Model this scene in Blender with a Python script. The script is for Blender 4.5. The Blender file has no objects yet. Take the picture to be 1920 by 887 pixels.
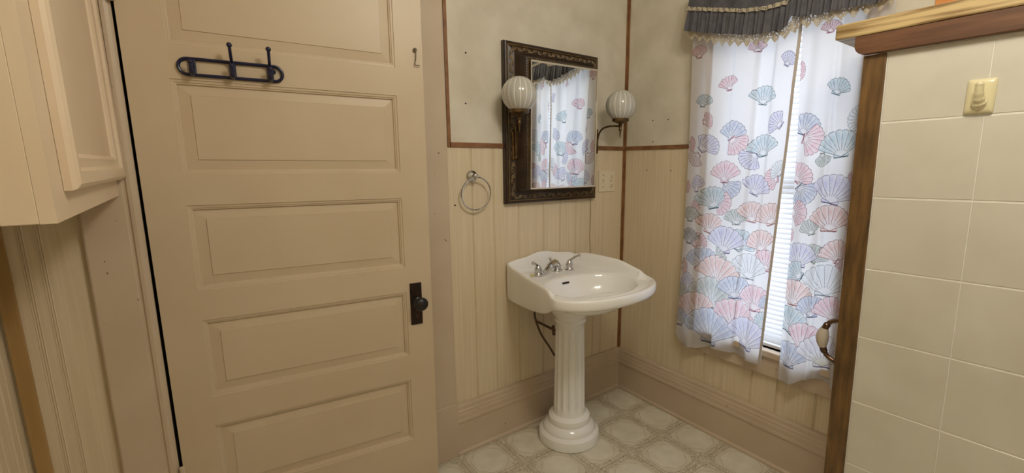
import bpy, bmesh, math, random
import numpy as np
from mathutils import Vector, Matrix, Quaternion

# ---------------------------------------------------------------- camera, world, lamps, exposure
scene = bpy.context.scene
COL = scene.collection
cam_data = bpy.data.cameras.new('camera')
cam = bpy.data.objects.new('camera', cam_data)
COL.objects.link(cam)
F = Vector((0.59576, 0.78347, -0.17674))
R = Vector((0.79568, -0.60572, -0.00298))
U = R.cross(F)
m = Matrix((R, U, -F)).transposed().to_4x4()
m.translation = Vector((-1.88225, -1.69199, 1.305))
cam.matrix_world = m
cam_data.sensor_width = 36.0
cam_data.lens = 840.886 / 1920 * 36.0
cam_data.shift_x = -47.869 / 1920
cam_data.shift_y = 11.256 / 1920
cam_data.clip_start = 0.02
scene.camera = cam

scene.view_settings.view_transform = 'Standard'
scene.view_settings.look = 'None'
scene.view_settings.exposure = 0.13
scene.view_settings.gamma = 1.0
scene.view_settings.use_curve_mapping = False

world = bpy.data.worlds.new('overcast_sky')
scene.world = world
world.use_nodes = True
wbg = world.node_tree.nodes['Background']
wbg.inputs['Color'].default_value = (0.75, 0.83, 1.0, 1)
wbg.inputs['Strength'].default_value = 4.7

LAMPS = [(-1.22, -1.48, 2.27), (-1.02, -1.66, 2.27)]
LAMP_POWER = 12.0
for p in LAMPS:
    ld = bpy.data.lights.new('ceiling_bulb', 'POINT')
    ld.energy = LAMP_POWER
    ld.color = (1.0, 0.94, 0.85)
    ld.shadow_soft_size = 0.06
    lo = bpy.data.objects.new('ceiling_bulb', ld)
    lo.location = p
    COL.objects.link(lo)

rnd = random.Random(7)

# ---------------------------------------------------------------- helpers
def lin(r, g, b):
    f = lambda c: (c / 255 / 12.92) if c / 255 <= 0.04045 else ((c / 255 + 0.055) / 1.055) ** 2.4
    return (f(r), f(g), f(b), 1.0)

def new_mat(name):
    mt = bpy.data.materials.new(name)
    mt.use_nodes = True
    nt = mt.node_tree
    nt.nodes.clear()
    out = nt.nodes.new('ShaderNodeOutputMaterial')
    return mt, nt, out

def node(nt, kind, **kw):
    n = nt.nodes.new(kind)
    for k, v in kw.items():
        if hasattr(n, k):
            setattr(n, k, v)
        else:
            n.inputs[k].default_value = v
    return n

def mat(name, c1, c2=None, rough=0.5, metal=0.0, scale=8.0, stretch=(1, 1, 1), bump=0.0, bump_scale=120.0,
        coat=0.0, detail=4.0, lo=0.35, hi=0.65, spec=0.5, speck=None):
    """noise-mottled principled material in object-independent (world) coordinates"""
    mt, nt, out = new_mat(name)
    L = nt.links.new
    b = node(nt, 'ShaderNodeBsdfPrincipled')
    b.inputs['Roughness'].default_value = rough
    b.inputs['Metallic'].default_value = metal
    b.inputs['Coat Weight'].default_value = coat
    b.inputs['Specular IOR Level'].default_value = spec
    L(b.outputs[0], out.inputs[0])
    tc = node(nt, 'ShaderNodeTexCoord')
    mp = node(nt, 'ShaderNodeMapping')
    mp.inputs['Scale'].default_value = stretch
    L(tc.outputs['Object'], mp.inputs[0])
    if c2 is None:
        b.inputs['Base Color'].default_value = c1
    else:
        nz = node(nt, 'ShaderNodeTexNoise')
        nz.inputs['Scale'].default_value = scale
        nz.inputs['Detail'].default_value = detail
        L(mp.outputs[0], nz.inputs['Vector'])
        rp = node(nt, 'ShaderNodeValToRGB')
        rp.color_ramp.elements[0].position = lo
        rp.color_ramp.elements[1].position = hi
        rp.color_ramp.elements[0].color = c1
        rp.color_ramp.elements[1].color = c2
        L(nz.outputs['Fac'], rp.inputs[0])
        col = rp.outputs[0]
        if speck:
            sc_, col_, th = speck
            n2 = node(nt, 'ShaderNodeTexNoise')
            n2.inputs['Scale'].default_value = sc_
            n2.inputs['Detail'].default_value = 2.0
            L(tc.outputs['Object'], n2.inputs['Vector'])
            r2 = node(nt, 'ShaderNodeValToRGB')
            r2.color_ramp.elements[0].position = th
            r2.color_ramp.elements[1].position = th + 0.02
            L(n2.outputs['Fac'], r2.inputs[0])
            mx = node(nt, 'ShaderNodeMix', data_type='RGBA')
            L(r2.outputs[0], mx.inputs[0])
            L(col, mx.inputs[6])
            mx.inputs[7].default_value = col_
            col = mx.outputs[2]
        L(col, b.inputs['Base Color'])
    if bump:
        n3 = node(nt, 'ShaderNodeTexNoise')
        n3.inputs['Scale'].default_value = bump_scale
        n3.inputs['Detail'].default_value = 4.7
        L(mp.outputs[0], n3.inputs['Vector'])
        bp = node(nt, 'ShaderNodeBump')
        bp.inputs['Strength'].default_value = bump
        bp.inputs['Distance'].default_value = 0.002
        L(n3.outputs['Fac'], bp.inputs['Height'])
        L(bp.outputs[0], b.inputs['Normal'])
    return mt

def obj(name, bm, material, parent=None, smooth=False, bevel=0.0, seg=2, angle=35):
    me = bpy.data.meshes.new(name)
    bmesh.ops.recalc_face_normals(bm, faces=bm.faces)
    bm.to_mesh(me)
    bm.free()
    if material is not None:
        me.materials.append(material)
    o = bpy.data.objects.new(name, me)
    COL.objects.link(o)
    if parent is not None:
        o.parent = parent
    if smooth:
        me.shade_smooth()
        me.set_sharp_from_angle(angle=math.radians(angle))
    if bevel:
        md = o.modifiers.new('bevel', 'BEVEL')
        md.width = bevel
        md.segments = seg
        md.limit_method = 'ANGLE'
        md.angle_limit = math.radians(40)
        md.harden_normals = False
    return o

def thing(name, label, cat, loc=(0, 0, 0), group=None, kind=None):
    o = bpy.data.objects.new(name, None)
    o.empty_display_size = 0.05
    COL.objects.link(o)
    o.location = loc
    return tag(o, label, cat, group, kind)

def tag(o, label=None, cat=None, group=None, kind=None):
    if label: o['label'] = label
    if cat: o['category'] = cat
    if group: o['group'] = group
    if kind: o['kind'] = kind
    return o

def BM():
    return bmesh.new()

def box(bm, x0, x1, y0, y1, z0, z1, M=None):
    vs = [bm.verts.new((x, y, z)) for x in (x0, x1) for y in (y0, y1) for z in (z0, z1)]
    for f in ((0, 1, 3, 2), (4, 6, 7, 5), (0, 4, 5, 1), (2, 3, 7, 6), (0, 2, 6, 4), (1, 5, 7, 3)):
        bm.faces.new([vs[i] for i in f])
    if M is not None:
        for v in vs: v.co = M @ v.co
    return vs

def lathe(bm, prof, M=None, n=24, mod=None, cap=True):
    """prof = [(r,z)...]; axis z; mod(r,z,a)->r"""
    rings = []
    for r, z in prof:
        ring = []
        for i in range(n):
            a = 2 * math.pi * i / n
            rr = mod(r, z, a) if mod else r
            co = Vector((rr * math.cos(a), rr * math.sin(a), z))
            ring.append(bm.verts.new(M @ co if M is not None else co))
        rings.append(ring)
    for a, b in zip(rings, rings[1:]):
        for i in range(n):
            j = (i + 1) % n
            bm.faces.new((a[i], a[j], b[j], b[i]))
    if cap:
        bm.faces.new(rings[0][::-1])
        bm.faces.new(rings[-1])
    return rings

def tube(bm, pts, rad, n=10, closed=False, cap=True):
    pts = [Vector(p) for p in pts]
    k = len(pts)
    rads = rad if isinstance(rad, (list, tuple)) else [rad] * k
    rings = []
    prev = None
    for i, p in enumerate(pts):
        if closed:
            t = pts[(i + 1) % k] - pts[i - 1]
        else:
            t = pts[min(i + 1, k - 1)] - pts[max(i - 1, 0)]
        t.normalize()
        if prev is None:
            a = Vector((0, 0, 1)) if abs(t.z) < 0.9 else Vector((1, 0, 0))
            nrm = t.cross(a).normalized()
        else:
            nrm = (prev - t * prev.dot(t))
            nrm = nrm.normalized() if nrm.length > 1e-6 else t.orthogonal().normalized()
        prev = nrm
        bn = t.cross(nrm)
        rings.append([bm.verts.new(p + rads[i] * (math.cos(2 * math.pi * q / n) * nrm + math.sin(2 * math.pi * q / n) * bn)) for q in range(n)])
    m_ = k if closed else k - 1
    for i in range(m_):
        a, b = rings[i], rings[(i + 1) % k]
        for q in range(n):
            r = (q + 1) % n
            bm.faces.new((a[q], a[r], b[r], b[q]))
    if cap and not closed:
        bm.faces.new(rings[0][::-1])
        bm.faces.new(rings[-1])

def smooth_pts(pts, sub=6):
    """Catmull-Rom through points of any dimension"""
    P = [np.array(p, float) for p in pts]
    P = [2 * P[0] - P[1]] + P + [2 * P[-1] - P[-2]]
    out = []
    for i in range(1, len(P) - 2):
        for s in range(sub):
            t = s / sub
            a, b, c, d = P[i - 1], P[i], P[i + 1], P[i + 2]
            out.append(0.5 * (2 * b + (c - a) * t + (2 * a - 5 * b + 4 * c - d) * t * t + (3 * b - a - 3 * c + d) * t ** 3))
    out.append(P[-2])
    return [tuple(o) for o in out]

def sphere(bm, c, r, u=16, v=10, sc=(1, 1, 1)):
    M = Matrix.Translation(Vector(c)) @ Matrix.Diagonal((sc[0], sc[1], sc[2], 1))
    bmesh.ops.create_uvsphere(bm, u_segments=u, v_segments=v, radius=r, matrix=M)

def extrude_profile(bm, prof, axis, a0, a1, M=None):
    """closed 2D profile (p,q) swept along axis. axis 'x': (p,q)->(.,p,q); 'y': (p,.,q); 'z': (p,q,.)"""
    def co(p, q, t):
        c = {'x': (t, p, q), 'y': (p, t, q), 'z': (p, q, t)}[axis]
        return M @ Vector(c) if M is not None else c
    A = [bm.verts.new(co(p, q, a0)) for p, q in prof]
    B = [bm.verts.new(co(p, q, a1)) for p, q in prof]
    n = len(prof)
    for i in range(n):
        j = (i + 1) % n
        bm.faces.new((A[i], A[j], B[j], B[i]))
    bm.faces.new(A[::-1])
    bm.faces.new(B)

def plane_frame(c, nrm, up=(0, 0, 1)):
    """matrix whose z axis is nrm, y axis is up-ish, at c"""
    z = Vector(nrm).normalized()
    x = Vector(up).cross(z).normalized()
    y = z.cross(x)
    M = Matrix((x, y, z)).transposed().to_4x4()
    M.translation = Vector(c)
    return M

def grid_mesh(name, V, nu, nv, material, parent=None):
    """V: (nv+1)*(nu+1) x 3 numpy array"""
    idx = np.arange((nu + 1) * (nv + 1)).reshape(nv + 1, nu + 1)
    q = np.stack([idx[:-1, :-1], idx[:-1, 1:], idx[1:, 1:], idx[1:, :-1]], -1).reshape(-1, 4)
    me = bpy.data.meshes.new(name)
    me.vertices.add(len(V))
    me.vertices.foreach_set('co', V.astype(np.float32).ravel())
    me.loops.add(q.size)
    me.loops.foreach_set('vertex_index', q.astype(np.int32).ravel())
    me.polygons.add(len(q))
    me.polygons.foreach_set('loop_start', np.arange(0, q.size, 4, dtype=np.int32))
    me.update(calc_edges=True)
    me.validate()
    me.shade_smooth()
    me.materials.append(material)
    o = bpy.data.objects.new(name, me)
    COL.objects.link(o)
    if parent is not None: o.parent = parent
    return o

# ---------------------------------------------------------------- materials
M_paint = mat('beige_paint', lin(202, 183, 154), lin(208, 190, 162), rough=0.42, scale=3.0, bump=0.12, bump_scale=60)
M_trim = mat('pinkish_trim_paint', lin(197, 178, 153), lin(204, 186, 162), rough=0.42, scale=5.0, bump=0.15, bump_scale=70,
             speck=(55.0, lin(120, 98, 74), 0.74))
M_cab = mat('cream_cabinet_paint', lin(226, 205, 175), lin(231, 212, 184), rough=0.4, scale=4.0, bump=0.12, bump_scale=60)
M_upper = mat('mottled_wallboard', lin(208, 200, 180), lin(222, 215, 197), rough=0.62, scale=7.0, detail=8, bump=0.1, bump_scale=90)
M_lower = mat('striped_panelling', lin(212, 195, 163), lin(225, 210, 181), rough=0.5, scale=16.0, stretch=(7, 7, 0.16), detail=6, lo=0.28, hi=0.74)
M_strip = mat('brown_wood_strip', lin(122, 82, 50), lin(148, 104, 66), rough=0.45, scale=20, stretch=(1, 1, 1))
M_corner = mat('bare_wood_corner_strip', lin(164, 130, 78), lin(184, 150, 96), rough=0.5, scale=6, stretch=(4, 4, 0.4))
M_orange = mat('orange_wood_strip', lin(214, 140, 70), lin(228, 160, 88), rough=0.45, scale=6, stretch=(4, 4, 0.4))
M_dark = mat('doorway_shade_paint', lin(28, 22, 18), rough=0.9)  # near black colour stands in for shade in the hall and on the jamb
M_ceil = mat('ceiling_white', lin(228, 222, 208), lin(232, 227, 214), rough=0.8, scale=5)
M_black = mat('black_iron', lin(16, 15, 18), lin(26, 24, 26), rough=0.38, scale=30, bump=0.2, bump_scale=90)
M_navy = mat('navy_enamel', lin(13, 16, 48), lin(19, 24, 62), rough=0.28, scale=20)
M_rust = mat('rusted_plate', lin(26, 18, 13), lin(52, 30, 18), rough=0.5, scale=40, metal=0.3, bump=0.25, bump_scale=150)
M_steel = mat('dull_steel', lin(120, 112, 98), lin(150, 142, 128), rough=0.35, metal=1.0, scale=50)
M_chrome = mat('chrome', lin(205, 205, 206), rough=0.07, metal=1.0)
M_bronze = mat('aged_bronze', lin(84, 66, 44), lin(122, 98, 66), rough=0.34, metal=0.85, scale=30)
M_frame = mat('dark_walnut_frame', lin(38, 26, 18), lin(58, 40, 27), rough=0.35, scale=14, stretch=(1, 1, 1), coat=0.15)
M_carve = mat('carved_dark_wood', lin(70, 52, 35), lin(140, 118, 84), rough=0.3, scale=60, coat=0.2)
M_gold = mat('dull_gilt_line', lin(120, 96, 58), lin(150, 122, 76), rough=0.35, metal=0.6, scale=30)
M_mirror = mat('mirror_silver', lin(238, 240, 238), rough=0.012, metal=1.0)
M_silver = mat('silver_edge', lin(222, 212, 190), rough=0.3, metal=0.55)
M_china = mat('white_china', lin(244, 243, 240), rough=0.12, coat=0.6, spec=0.5)
M_plate = mat('cream_plastic', lin(226, 214, 186), rough=0.4)
M_slot = mat('dark_slot', lin(30, 24, 20), rough=0.8)
M_ivory = mat('ivory_ceramic', lin(232, 222, 180), rough=0.15, coat=0.5)
M_grout = mat('grout', lin(240, 237, 226), lin(246, 244, 236), rough=0.8, scale=30)
M_tile = mat('stone_look_tile', lin(214, 209, 193), lin(223, 219, 205), rough=0.3, scale=5.5, detail=7, bump=0.03, bump_scale=12)
M_post = mat('stained_post', lin(80, 58, 32), lin(128, 96, 54), rough=0.42, scale=7, stretch=(9, 9, 1.2), detail=6, bump=0.15, bump_scale=40, lo=0.3, hi=0.7)
M_oak = mat('oak_ledge', lin(128, 98, 56), lin(208, 182, 130), rough=0.4, scale=6, stretch=(14, 0.7, 16), detail=5, bump=0.1, bump_scale=20, lo=0.36, hi=0.6)
M_apron = mat('brown_apron', lin(96, 64, 41), lin(122, 84, 56), rough=0.45, scale=8, stretch=(6, 0.8, 8), detail=4)
M_bpull = mat('antique_pull_metal', lin(92, 74, 60), lin(120, 98, 80), rough=0.28, metal=0.9, scale=30)
M_cpull = mat('pull_ceramic', lin(196, 186, 172), rough=0.2, coat=0.4)
M_pipe = mat('brown_supply_hose', lin(70, 48, 30), lin(90, 64, 42), rough=0.5, scale=40)
M_cord = mat('beige_cord', lin(178, 156, 118), rough=0.6)
M_gap = mat('gap_shadow_line', lin(60, 46, 32), rough=0.9)

# ---------------------------------------------------------------- floor (printed vinyl)
def floor_material():
    mt, nt, out = new_mat('printed_vinyl')
    L = nt.links.new
    b = node(nt, 'ShaderNodeBsdfPrincipled')
    b.inputs['Roughness'].default_value = 0.38
    L(b.outputs[0], out.inputs[0])
    tc = node(nt, 'ShaderNodeTexCoord')
    sx = node(nt, 'ShaderNodeSeparateXYZ')
    L(tc.outputs['Object'], sx.inputs[0])
    def mth(op, a, b_=None, c=None):
        n = node(nt, 'ShaderNodeMath', operation=op)
        for i, v in enumerate((a, b_, c)):
            if v is None: continue
            if isinstance(v, (int, float)): n.inputs[i].default_value = v
            else: L(v, n.inputs[i])
        return n.outputs[0]
    def cell(c, off, per):
        u = mth('FRACT', mth('ADD', mth('DIVIDE', mth('SUBTRACT', c, off), per), 20.5))
        return mth('ABSOLUTE', mth('SUBTRACT', u, 0.5))
    a = cell(sx.outputs[0], -0.105, 0.2155)
    c = cell(sx.outputs[1], -0.1335, 0.2305)
    mx = mth('MAXIMUM', a, c)
    mn = mth('MINIMUM', a, c)
    oct_ = mth('MAXIMUM', mx, mth('MULTIPLY', mth('ADD', a, c), 0.70))
    def line(v, at, w):
        return mth('LESS_THAN', mth('ABSOLUTE', mth('SUBTRACT', v, at)), w)
    l_oct = line(oct_, 0.355, 0.0055)
    l_band1 = mth('MULTIPLY', line(mx, 0.405, 0.0045), mth('GREATER_THAN', mx, 0.3))
    l_band2 = mth('MULTIPLY', line(mx, 0.493, 0.006), mth('LESS_THAN', mn, 0.40))
    outside = mth('GREATER_THAN', oct_, 0.36)
    # leafy scribble inside the bands
    nz = node(nt, 'ShaderNodeTexNoise')
    nz.inputs['Scale'].default_value = 48.0
    nz.inputs['Detail'].default_value = 3.0
    nz.inputs['Distortion'].default_value = 2.2
    L(tc.outputs['Object'], nz.inputs['Vector'])
    scr = line(nz.outputs['Fac'], 0.5, 0.035)
    scr2 = mth('GREATER_THAN', nz.outputs['Fac'], 0.62)
    inband = mth('GREATER_THAN', mth('MAXIMUM', mx, mth('MULTIPLY', mth('ADD', a, c), 0.60)), 0.40)
    scr = mth('MULTIPLY', mth('MAXIMUM', scr, scr2), inband)
    n2 = node(nt, 'ShaderNodeTexNoise')
    n2.inputs['Scale'].default_value = 14.0
    n2.inputs['Detail'].default_value = 7.0
    L(tc.outputs['Object'], n2.inputs['Vector'])
    r = node(nt, 'ShaderNodeValToRGB')
    r.color_ramp.elements[0].color = lin(216, 210, 190)
    r.color_ramp.elements[1].color = lin(229, 224, 207)
    r.color_ramp.elements[0].position = 0.35
    r.color_ramp.elements[1].position = 0.65
    L(n2.outputs['Fac'], r.inputs[0])
    def mixc(f, A, col):
        k = node(nt, 'ShaderNodeMix', data_type='RGBA')
        L(f, k.inputs[0]); L(A, k.inputs[6]); k.inputs[7].default_value = col
        return k.outputs[2]
    col = mixc(mth('MULTIPLY', outside, 0.35), r.outputs[0], lin(206, 195, 168))
    col = mixc(mth('MULTIPLY', scr, 0.72), col, lin(146, 130, 104))
    lines = mth('MAXIMUM', l_oct, mth('MAXIMUM', l_band1, l_band2))
    col = mixc(mth('MULTIPLY', lines, 0.5), col, lin(150, 132, 106))
    L(col, b.inputs['Base Color'])
    return mt
M_floor = floor_material()

ZC = 2.42      # ceiling height
XL, YF = -2.312, -3.0
RAIL = 1.375

bm = BM(); box(bm, XL - .1, .1, YF - .1, .1, -.08, 0)
tag(obj('floor', bm, M_floor), 'pale vinyl floor printed with octagons and leafy bands', None, kind='structure')
bm = BM(); box(bm, XL - .1, .1, YF - .1, .1, ZC, ZC + .08)
tag(obj('ceiling', bm, M_ceil), 'plain off white ceiling', None, kind='structure')

# ---- back wall with the doorway, a hall coloured dark for shade behind it
DX0, DX1, DZ = -2.022, -1.215, 2.05
bm = BM()
box(bm, XL - .1, DX0, .006, .1, 0, ZC)
box(bm, DX1, .1, .006, .1, 0, ZC)
box(bm, DX0, DX1, .006, .1, DZ, ZC)
wall_back = tag(obj('wall_back', bm, M_upper), 'back wall with mirror and sink, mottled board over striped panelling', None, kind='structure')
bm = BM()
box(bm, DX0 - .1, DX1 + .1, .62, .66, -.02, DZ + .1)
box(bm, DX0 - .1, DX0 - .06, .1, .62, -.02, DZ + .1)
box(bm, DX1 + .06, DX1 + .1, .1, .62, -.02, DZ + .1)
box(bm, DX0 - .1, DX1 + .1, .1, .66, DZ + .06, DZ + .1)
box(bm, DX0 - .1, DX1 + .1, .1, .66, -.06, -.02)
tag(obj('wall_hall', bm, M_dark), 'hall coloured near black for shade, seen through the gap behind the door', None, kind='structure')

# ---- right (window) wall
WY0, WY1, WZ0, WZ1 = -1.085, -.52, .515, 1.90
bm = BM()
box(bm, .006, .1, YF - .1, WY0, 0, ZC)
box(bm, .006, .1, WY1, .006, 0, ZC)
box(bm, .006, .1, WY0, WY1, 0, WZ0)
box(bm, .006, .1, WY0, WY1, WZ1, ZC)
wall_right = tag(obj('wall_right', bm, M_upper), 'window wall on the right, mottled board over striped panelling', None, kind='structure')
bm = BM(); box(bm, XL - .1, XL - .006, YF - .1, .1, 0, ZC)
wall_left = tag(obj('wall_left', bm, M_upper), 'left wall behind the hanging cabinet', None, kind='structure')
bm = BM(); box(bm, XL - .1, .1, YF - .1, YF, 0, ZC)
tag(obj('wall_front', bm, M_upper), 'plain wall behind the camera', None, kind='structure')

# ---- wallboard sheets (front face at 0), lower ones with bead ridges pressed in
BEAD = [(a * .72, b_ * .6) for a, b_ in [(-.0085, 0), (-.0070, -.0022), (-.0052, -.0022), (-.0038, .0012), (-.0022, .0012), (-.0006, -.0026), (.0012, -.0026),
        (.0028, .0012), (.0044, .0012), (.0058, -.0022), (.0072, -.0022), (.0088, 0)]]
def beaded(t0, t1, beads):
    """list of (t, depth) along the sheet; depth>0 goes into the wall"""
    pts = [(t0, 0.0)]
    for b_ in sorted(beads):
        if t0 + .012 < b_ < t1 - .012:
            pts += [(b_ + d, -dz * .0 + (0.0014 if dz > 0 else dz * .55)) for d, dz in BEAD]
    pts.append((t1, 0.0))
    return pts
def sheet_back(name, x0, x1, z0, z1, beads, material, parent):
    pr_ = beaded(x0, x1, beads)
    bm = BM()
    extrude_profile(bm, [(x, d) for x, d in pr_] + [(x1, .006), (x0, .006)], 'z', z0, z1)
    return obj(name, bm, material, parent)
def sheet_right(name, y0, y1, z0, z1, beads, material, parent):
    pr_ = beaded(y0, y1, beads)
    bm = BM()
    extrude_profile(bm, [(d, y) for y, d in pr_] + [(.006, y1), (.006, y0)], 'z', z0, z1)
    return obj(name, bm, material, parent)
BX = [-2.2495, -2.2185, -.9445, -.838, -.705, -.56, -.455, -.352, -.215, -.157]
BY = [-.145, -.215, -.31, -.425, -.557, -.65, -.79, -.90, -1.05]
sheet_back('lower_panel', XL, -2.136, 0, RAIL, BX, M_lower, wall_back)
sheet_back('upper_panel', XL, -2.136, RAIL, ZC, [], M_upper, wall_back)
sheet_back('lower_panel', -1.075, 0, 0, RAIL, BX, M_lower, wall_back)
sheet_back('upper_panel', -1.075, 0, RAIL, ZC, [], M_upper, wall_back)
sheet_right('lower_panel', WY1, 0, 0, RAIL, BY, M_lower, wall_right)
sheet_right('lower_panel', WY0, WY1, 0, WZ0, BY, M_lower, wall_right)
sheet_right('lower_panel', -1.6, WY0, 0, RAIL, BY, M_lower, wall_right)
sheet_right('upper_panel', WY1, 0, RAIL, ZC, [], M_upper, wall_right)
sheet_right('upper_panel', WY0, WY1, WZ1, ZC, [], M_upper, wall_right)
sheet_right('upper_panel', -1.6, WY0, RAIL, ZC, [], M_upper, wall_right)
bm = BM()
pr_ = beaded(-1.2, 0, [-.05, -.09, -.15, -.19, -.26, -.33, -.42])
extrude_profile(bm, [(XL - d, y) for y, d in pr_] + [(XL - .006, 0), (XL - .006, -1.2)], 'z', 0, RAIL)
obj('lower_panel', bm, M_lower, wall_left)

# small nails left in the boards
for p, nx in [((-.9557, 0, 1.7376), 0), ((-.9626, 0, 1.5412), 0), ((-1.0269, 0, 1.1286), 0)]:
    bm = BM(); lathe(bm, [(.0035, 0), (.0035, .0015), (.0015, .0025)], plane_frame((p[0], .0, p[2]), (0, -1, 0)), n=8)
    obj('nail', bm, M_slot, wall_back)
for y, z in [(-.1827, 1.5097), (-.2766, 1.508), (-.1883, 1.4041), (-.158, 1.2617), (-.3067, 1.2609)]:
    bm = BM(); lathe(bm, [(.003, 0), (.003, .0015), (.0012, .0025)], plane_frame((0, y, z), (-1, 0, 0)), n=8)
    obj('nail', bm, M_slot, wall_right)

# ---- baseboards: moulded cap over a flat board, with a shoe
HB = .239
BASE = [(0, 0), (.030, 0), (.030, .010), (.024, .016), (.022, .018), (.022, .150), (.027, .156), (.027, .166), (.0245, .172),
        (.0235, .190), (.0205, .197), (.0205, .206), (.0165, .212), (.0155, .228), (.009, .2345), (.009, HB), (0, HB)]
bm = BM()
extrude_profile(bm, [(-p, q) for p, q in BASE], 'x', -1.062, -.0)
tag(obj('baseboard_back', bm, M_trim, bevel=.0008, seg=1), 'tall moulded baseboard behind the pedestal sink', None, kind='structure')
bm = BM()
extrude_profile(bm, [(-p, q) for p, q in BASE], 'y', -1.5, -.0)
tag(obj('baseboard_right', bm, M_trim, bevel=.0008, seg=1), 'tall moulded baseboard below the window', None, kind='structure')

# ---- wooden strips over the board joints
def strip(name, boxes, material, label):
    bm = BM()
    for b_ in boxes: box(bm, *b_)
    return tag(obj(name, bm, material, bevel=.0012), label, None, kind='structure')
strip('trim_1', [(-1.043, -.012, -.006, 0, RAIL - .010, RAIL + .010)], M_strip, 'brown wooden chair rail on the back wall behind the mirror')
strip('trim_2', [(-.006, 0, -.46, -.012, RAIL - .009, RAIL + .010)], M_strip, 'brown wooden chair rail between the corner and the curtain')
strip('trim_3', [(-.014, 0, -.006, 0, HB, ZC), (-.006, 0, -.014, -.006, HB, ZC)], M_strip, 'brown wooden strip running up the room corner')
strip('trim_4', [(-1.0515, -1.037, -.006, 0, RAIL - .010, ZC)], M_strip, 'brown vertical strip beside the door casing')
strip('trim_5', [(-2.305, -2.276, -.012, 0, 0, 2.0)], M_corner, 'bare wood strip in the left corner under the cabinet')
strip('trim_6', [(-.008, 0, -1.30, -1.250, 1.62, ZC)], M_orange, 'orange wood strip on the wall above the ledge')

# ---- door casing
def casing(x0, x1, inner_right):
    bm = BM()
    w = x1 - x0
    pr_ = [(0, 0), (0, -.018), (.004, -.020), (w - .034, -.020), (w - .030, -.017), (w - .026, -.017), (w - .022, -.022), (w - .014, -.023), (w - .006, -.020), (w, -.016), (w, 0)]
    if not inner_right: pr_ = [(w - a, d) for a, d in pr_]
    extrude_profile(bm, [(x0 + a, d) for a, d in pr_], 'z', 0.0, DZ + .12)
    return bm
_c7 = obj('trim_7', casing(-2.134, -2.009, True), M_trim)
for v in _c7.data.vertices: v.co.x += .0085 * (v.co.z - 1.05)   # the old frame is a little out of plumb
tag(_c7, 'door casing on the hinge side below the cabinet', None, kind='structure')
tag(obj('trim_8', casing(-1.21, -1.062, False), M_trim), 'door casing on the latch side, mostly behind the open door', None, kind='structure')
bm = BM(); box(bm, -1.215, -1.058, -.026, 0, 0, .256)
tag(obj('trim_9', bm, M_trim, bevel=.003), 'plinth block at the foot of the latch side casing', None, kind='structure')
bm = BM(); box(bm, -2.134, -1.062, -.020, 0, DZ, DZ + .12)
tag(obj('trim_10', bm, M_trim, bevel=.003), 'head casing above the door', None, kind='structure')
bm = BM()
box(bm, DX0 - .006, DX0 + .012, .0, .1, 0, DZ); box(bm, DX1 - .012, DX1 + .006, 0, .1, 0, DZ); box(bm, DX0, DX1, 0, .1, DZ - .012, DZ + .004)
tag(obj('trim_11', bm, M_dark), 'door jamb inside the casing, coloured dark for shade', None, kind='structure')  # shade of the door gap is put into the jamb colour

# ---------------------------------------------------------------- door leaf (slightly ajar)
DW = .813
door = thing('door_1', 'beige five panel wooden door standing slightly ajar, dark lock plate and knob', None, kind='structure')
hinge_m = Matrix.Translation((-2.0063, -.0219, 0)) @ Matrix.Rotation(-.1222, 4, 'Z') @ Matrix.Translation((-.0060, 0, 0)) @ Matrix.Rotation(.0067, 4, 'Y')
door.matrix_world = hinge_m
S0, S1 = .0987, .7174
PZ = [(.2301, .4825), (.5806, .8322), (.9272, 1.1834), (1.2734, 1.5377), (1.6297, 1.95)]
T = .035
ZB, ZT = .012, 2.035
bm = BM()
box(bm, .0045, S0, 0, T, ZB, ZT); box(bm, S1, DW, 0, T, ZB, ZT)
zs = [ZB] + [z for p in PZ for z in p] + [ZT]
for a, b_ in zip(zs[0::2], zs[1::2]): box(bm, S0, S1, 0, T, a, b_)
bmesh.ops.remove_doubles(bm, verts=bm.verts, dist=1e-5)
obj('stile_and_rail_frame', bm, M_paint, door)
RP = [(0, 0), (.0015, .0030), (.0075, .0035), (.0095, .0062), (.0125, .0068), (.0145, .0125), (.041, .0088), (.0425, .0062), (.0445, .0062)]
for z0, z1 in PZ:
    bm = BM()
    rings = []
    for inset, d in RP:
        rings.append([bm.verts.new(v) for v in ((S0 + inset, d, z0 + inset), (S1 - inset, d, z0 + inset), (S1 - inset, d, z1 - inset), (S0 + inset, d, z1 - inset))])
    for a, b_ in zip(rings, rings[1:]):
        for i in range(4):
            j = (i + 1) % 4
            bm.faces.new((a[i], a[j], b_[j], b_[i]))
    bm.faces.new(rings[-1])
    back = [bm.verts.new(v) for v in ((S0, T - .006, z0), (S1, T - .006, z0), (S1, T - .006, z1), (S0, T - .006, z1))]
    for i in range(4):
        j = (i + 1) % 4
        bm.faces.new((rings[0][j], rings[0][i], back[i], back[j]))
    bm.faces.new(back[::-1])
    obj('panel', bm, M_paint, door)
# lock plate, knob, keyhole cover
plate = BM(); box(plate, .7302, .7738, -.0035, 0, .7019, .8644)
lock = obj('lock_plate', plate, M_rust, door, bevel=.001); lock['label'] = 'dark rusted lock plate'
bm = BM()
lathe(bm, [(.016, 0), (.016, .004), (.009, .008), (.0085, .026), (.014, .031), (.0215, .037), (.0255, .044), (.0255, .050), (.0215, .057), (.013, .0615), (.004, .0630)],
      plane_frame((.7577, -.0035, .7933), (0, -1, 0)), n=28)
k = obj('knob', bm, M_black, door, smooth=True); k['label'] = 'round black door knob'
bm = BM()
Mk = plane_frame((.7541, -.0035, .7450), (0, -1, 0)) @ Matrix.Diagonal((.55, 1.55, 1, 1))
lathe(bm, [(.0125, 0), (.0125, .0012), (.010, .0018)], Mk, n=20)
kc = obj('keyhole_cover', bm, mat('brown_rust', lin(78, 46, 24), lin(60, 34, 20), rough=.5, scale=60), lock)
bm = BM()
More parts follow.
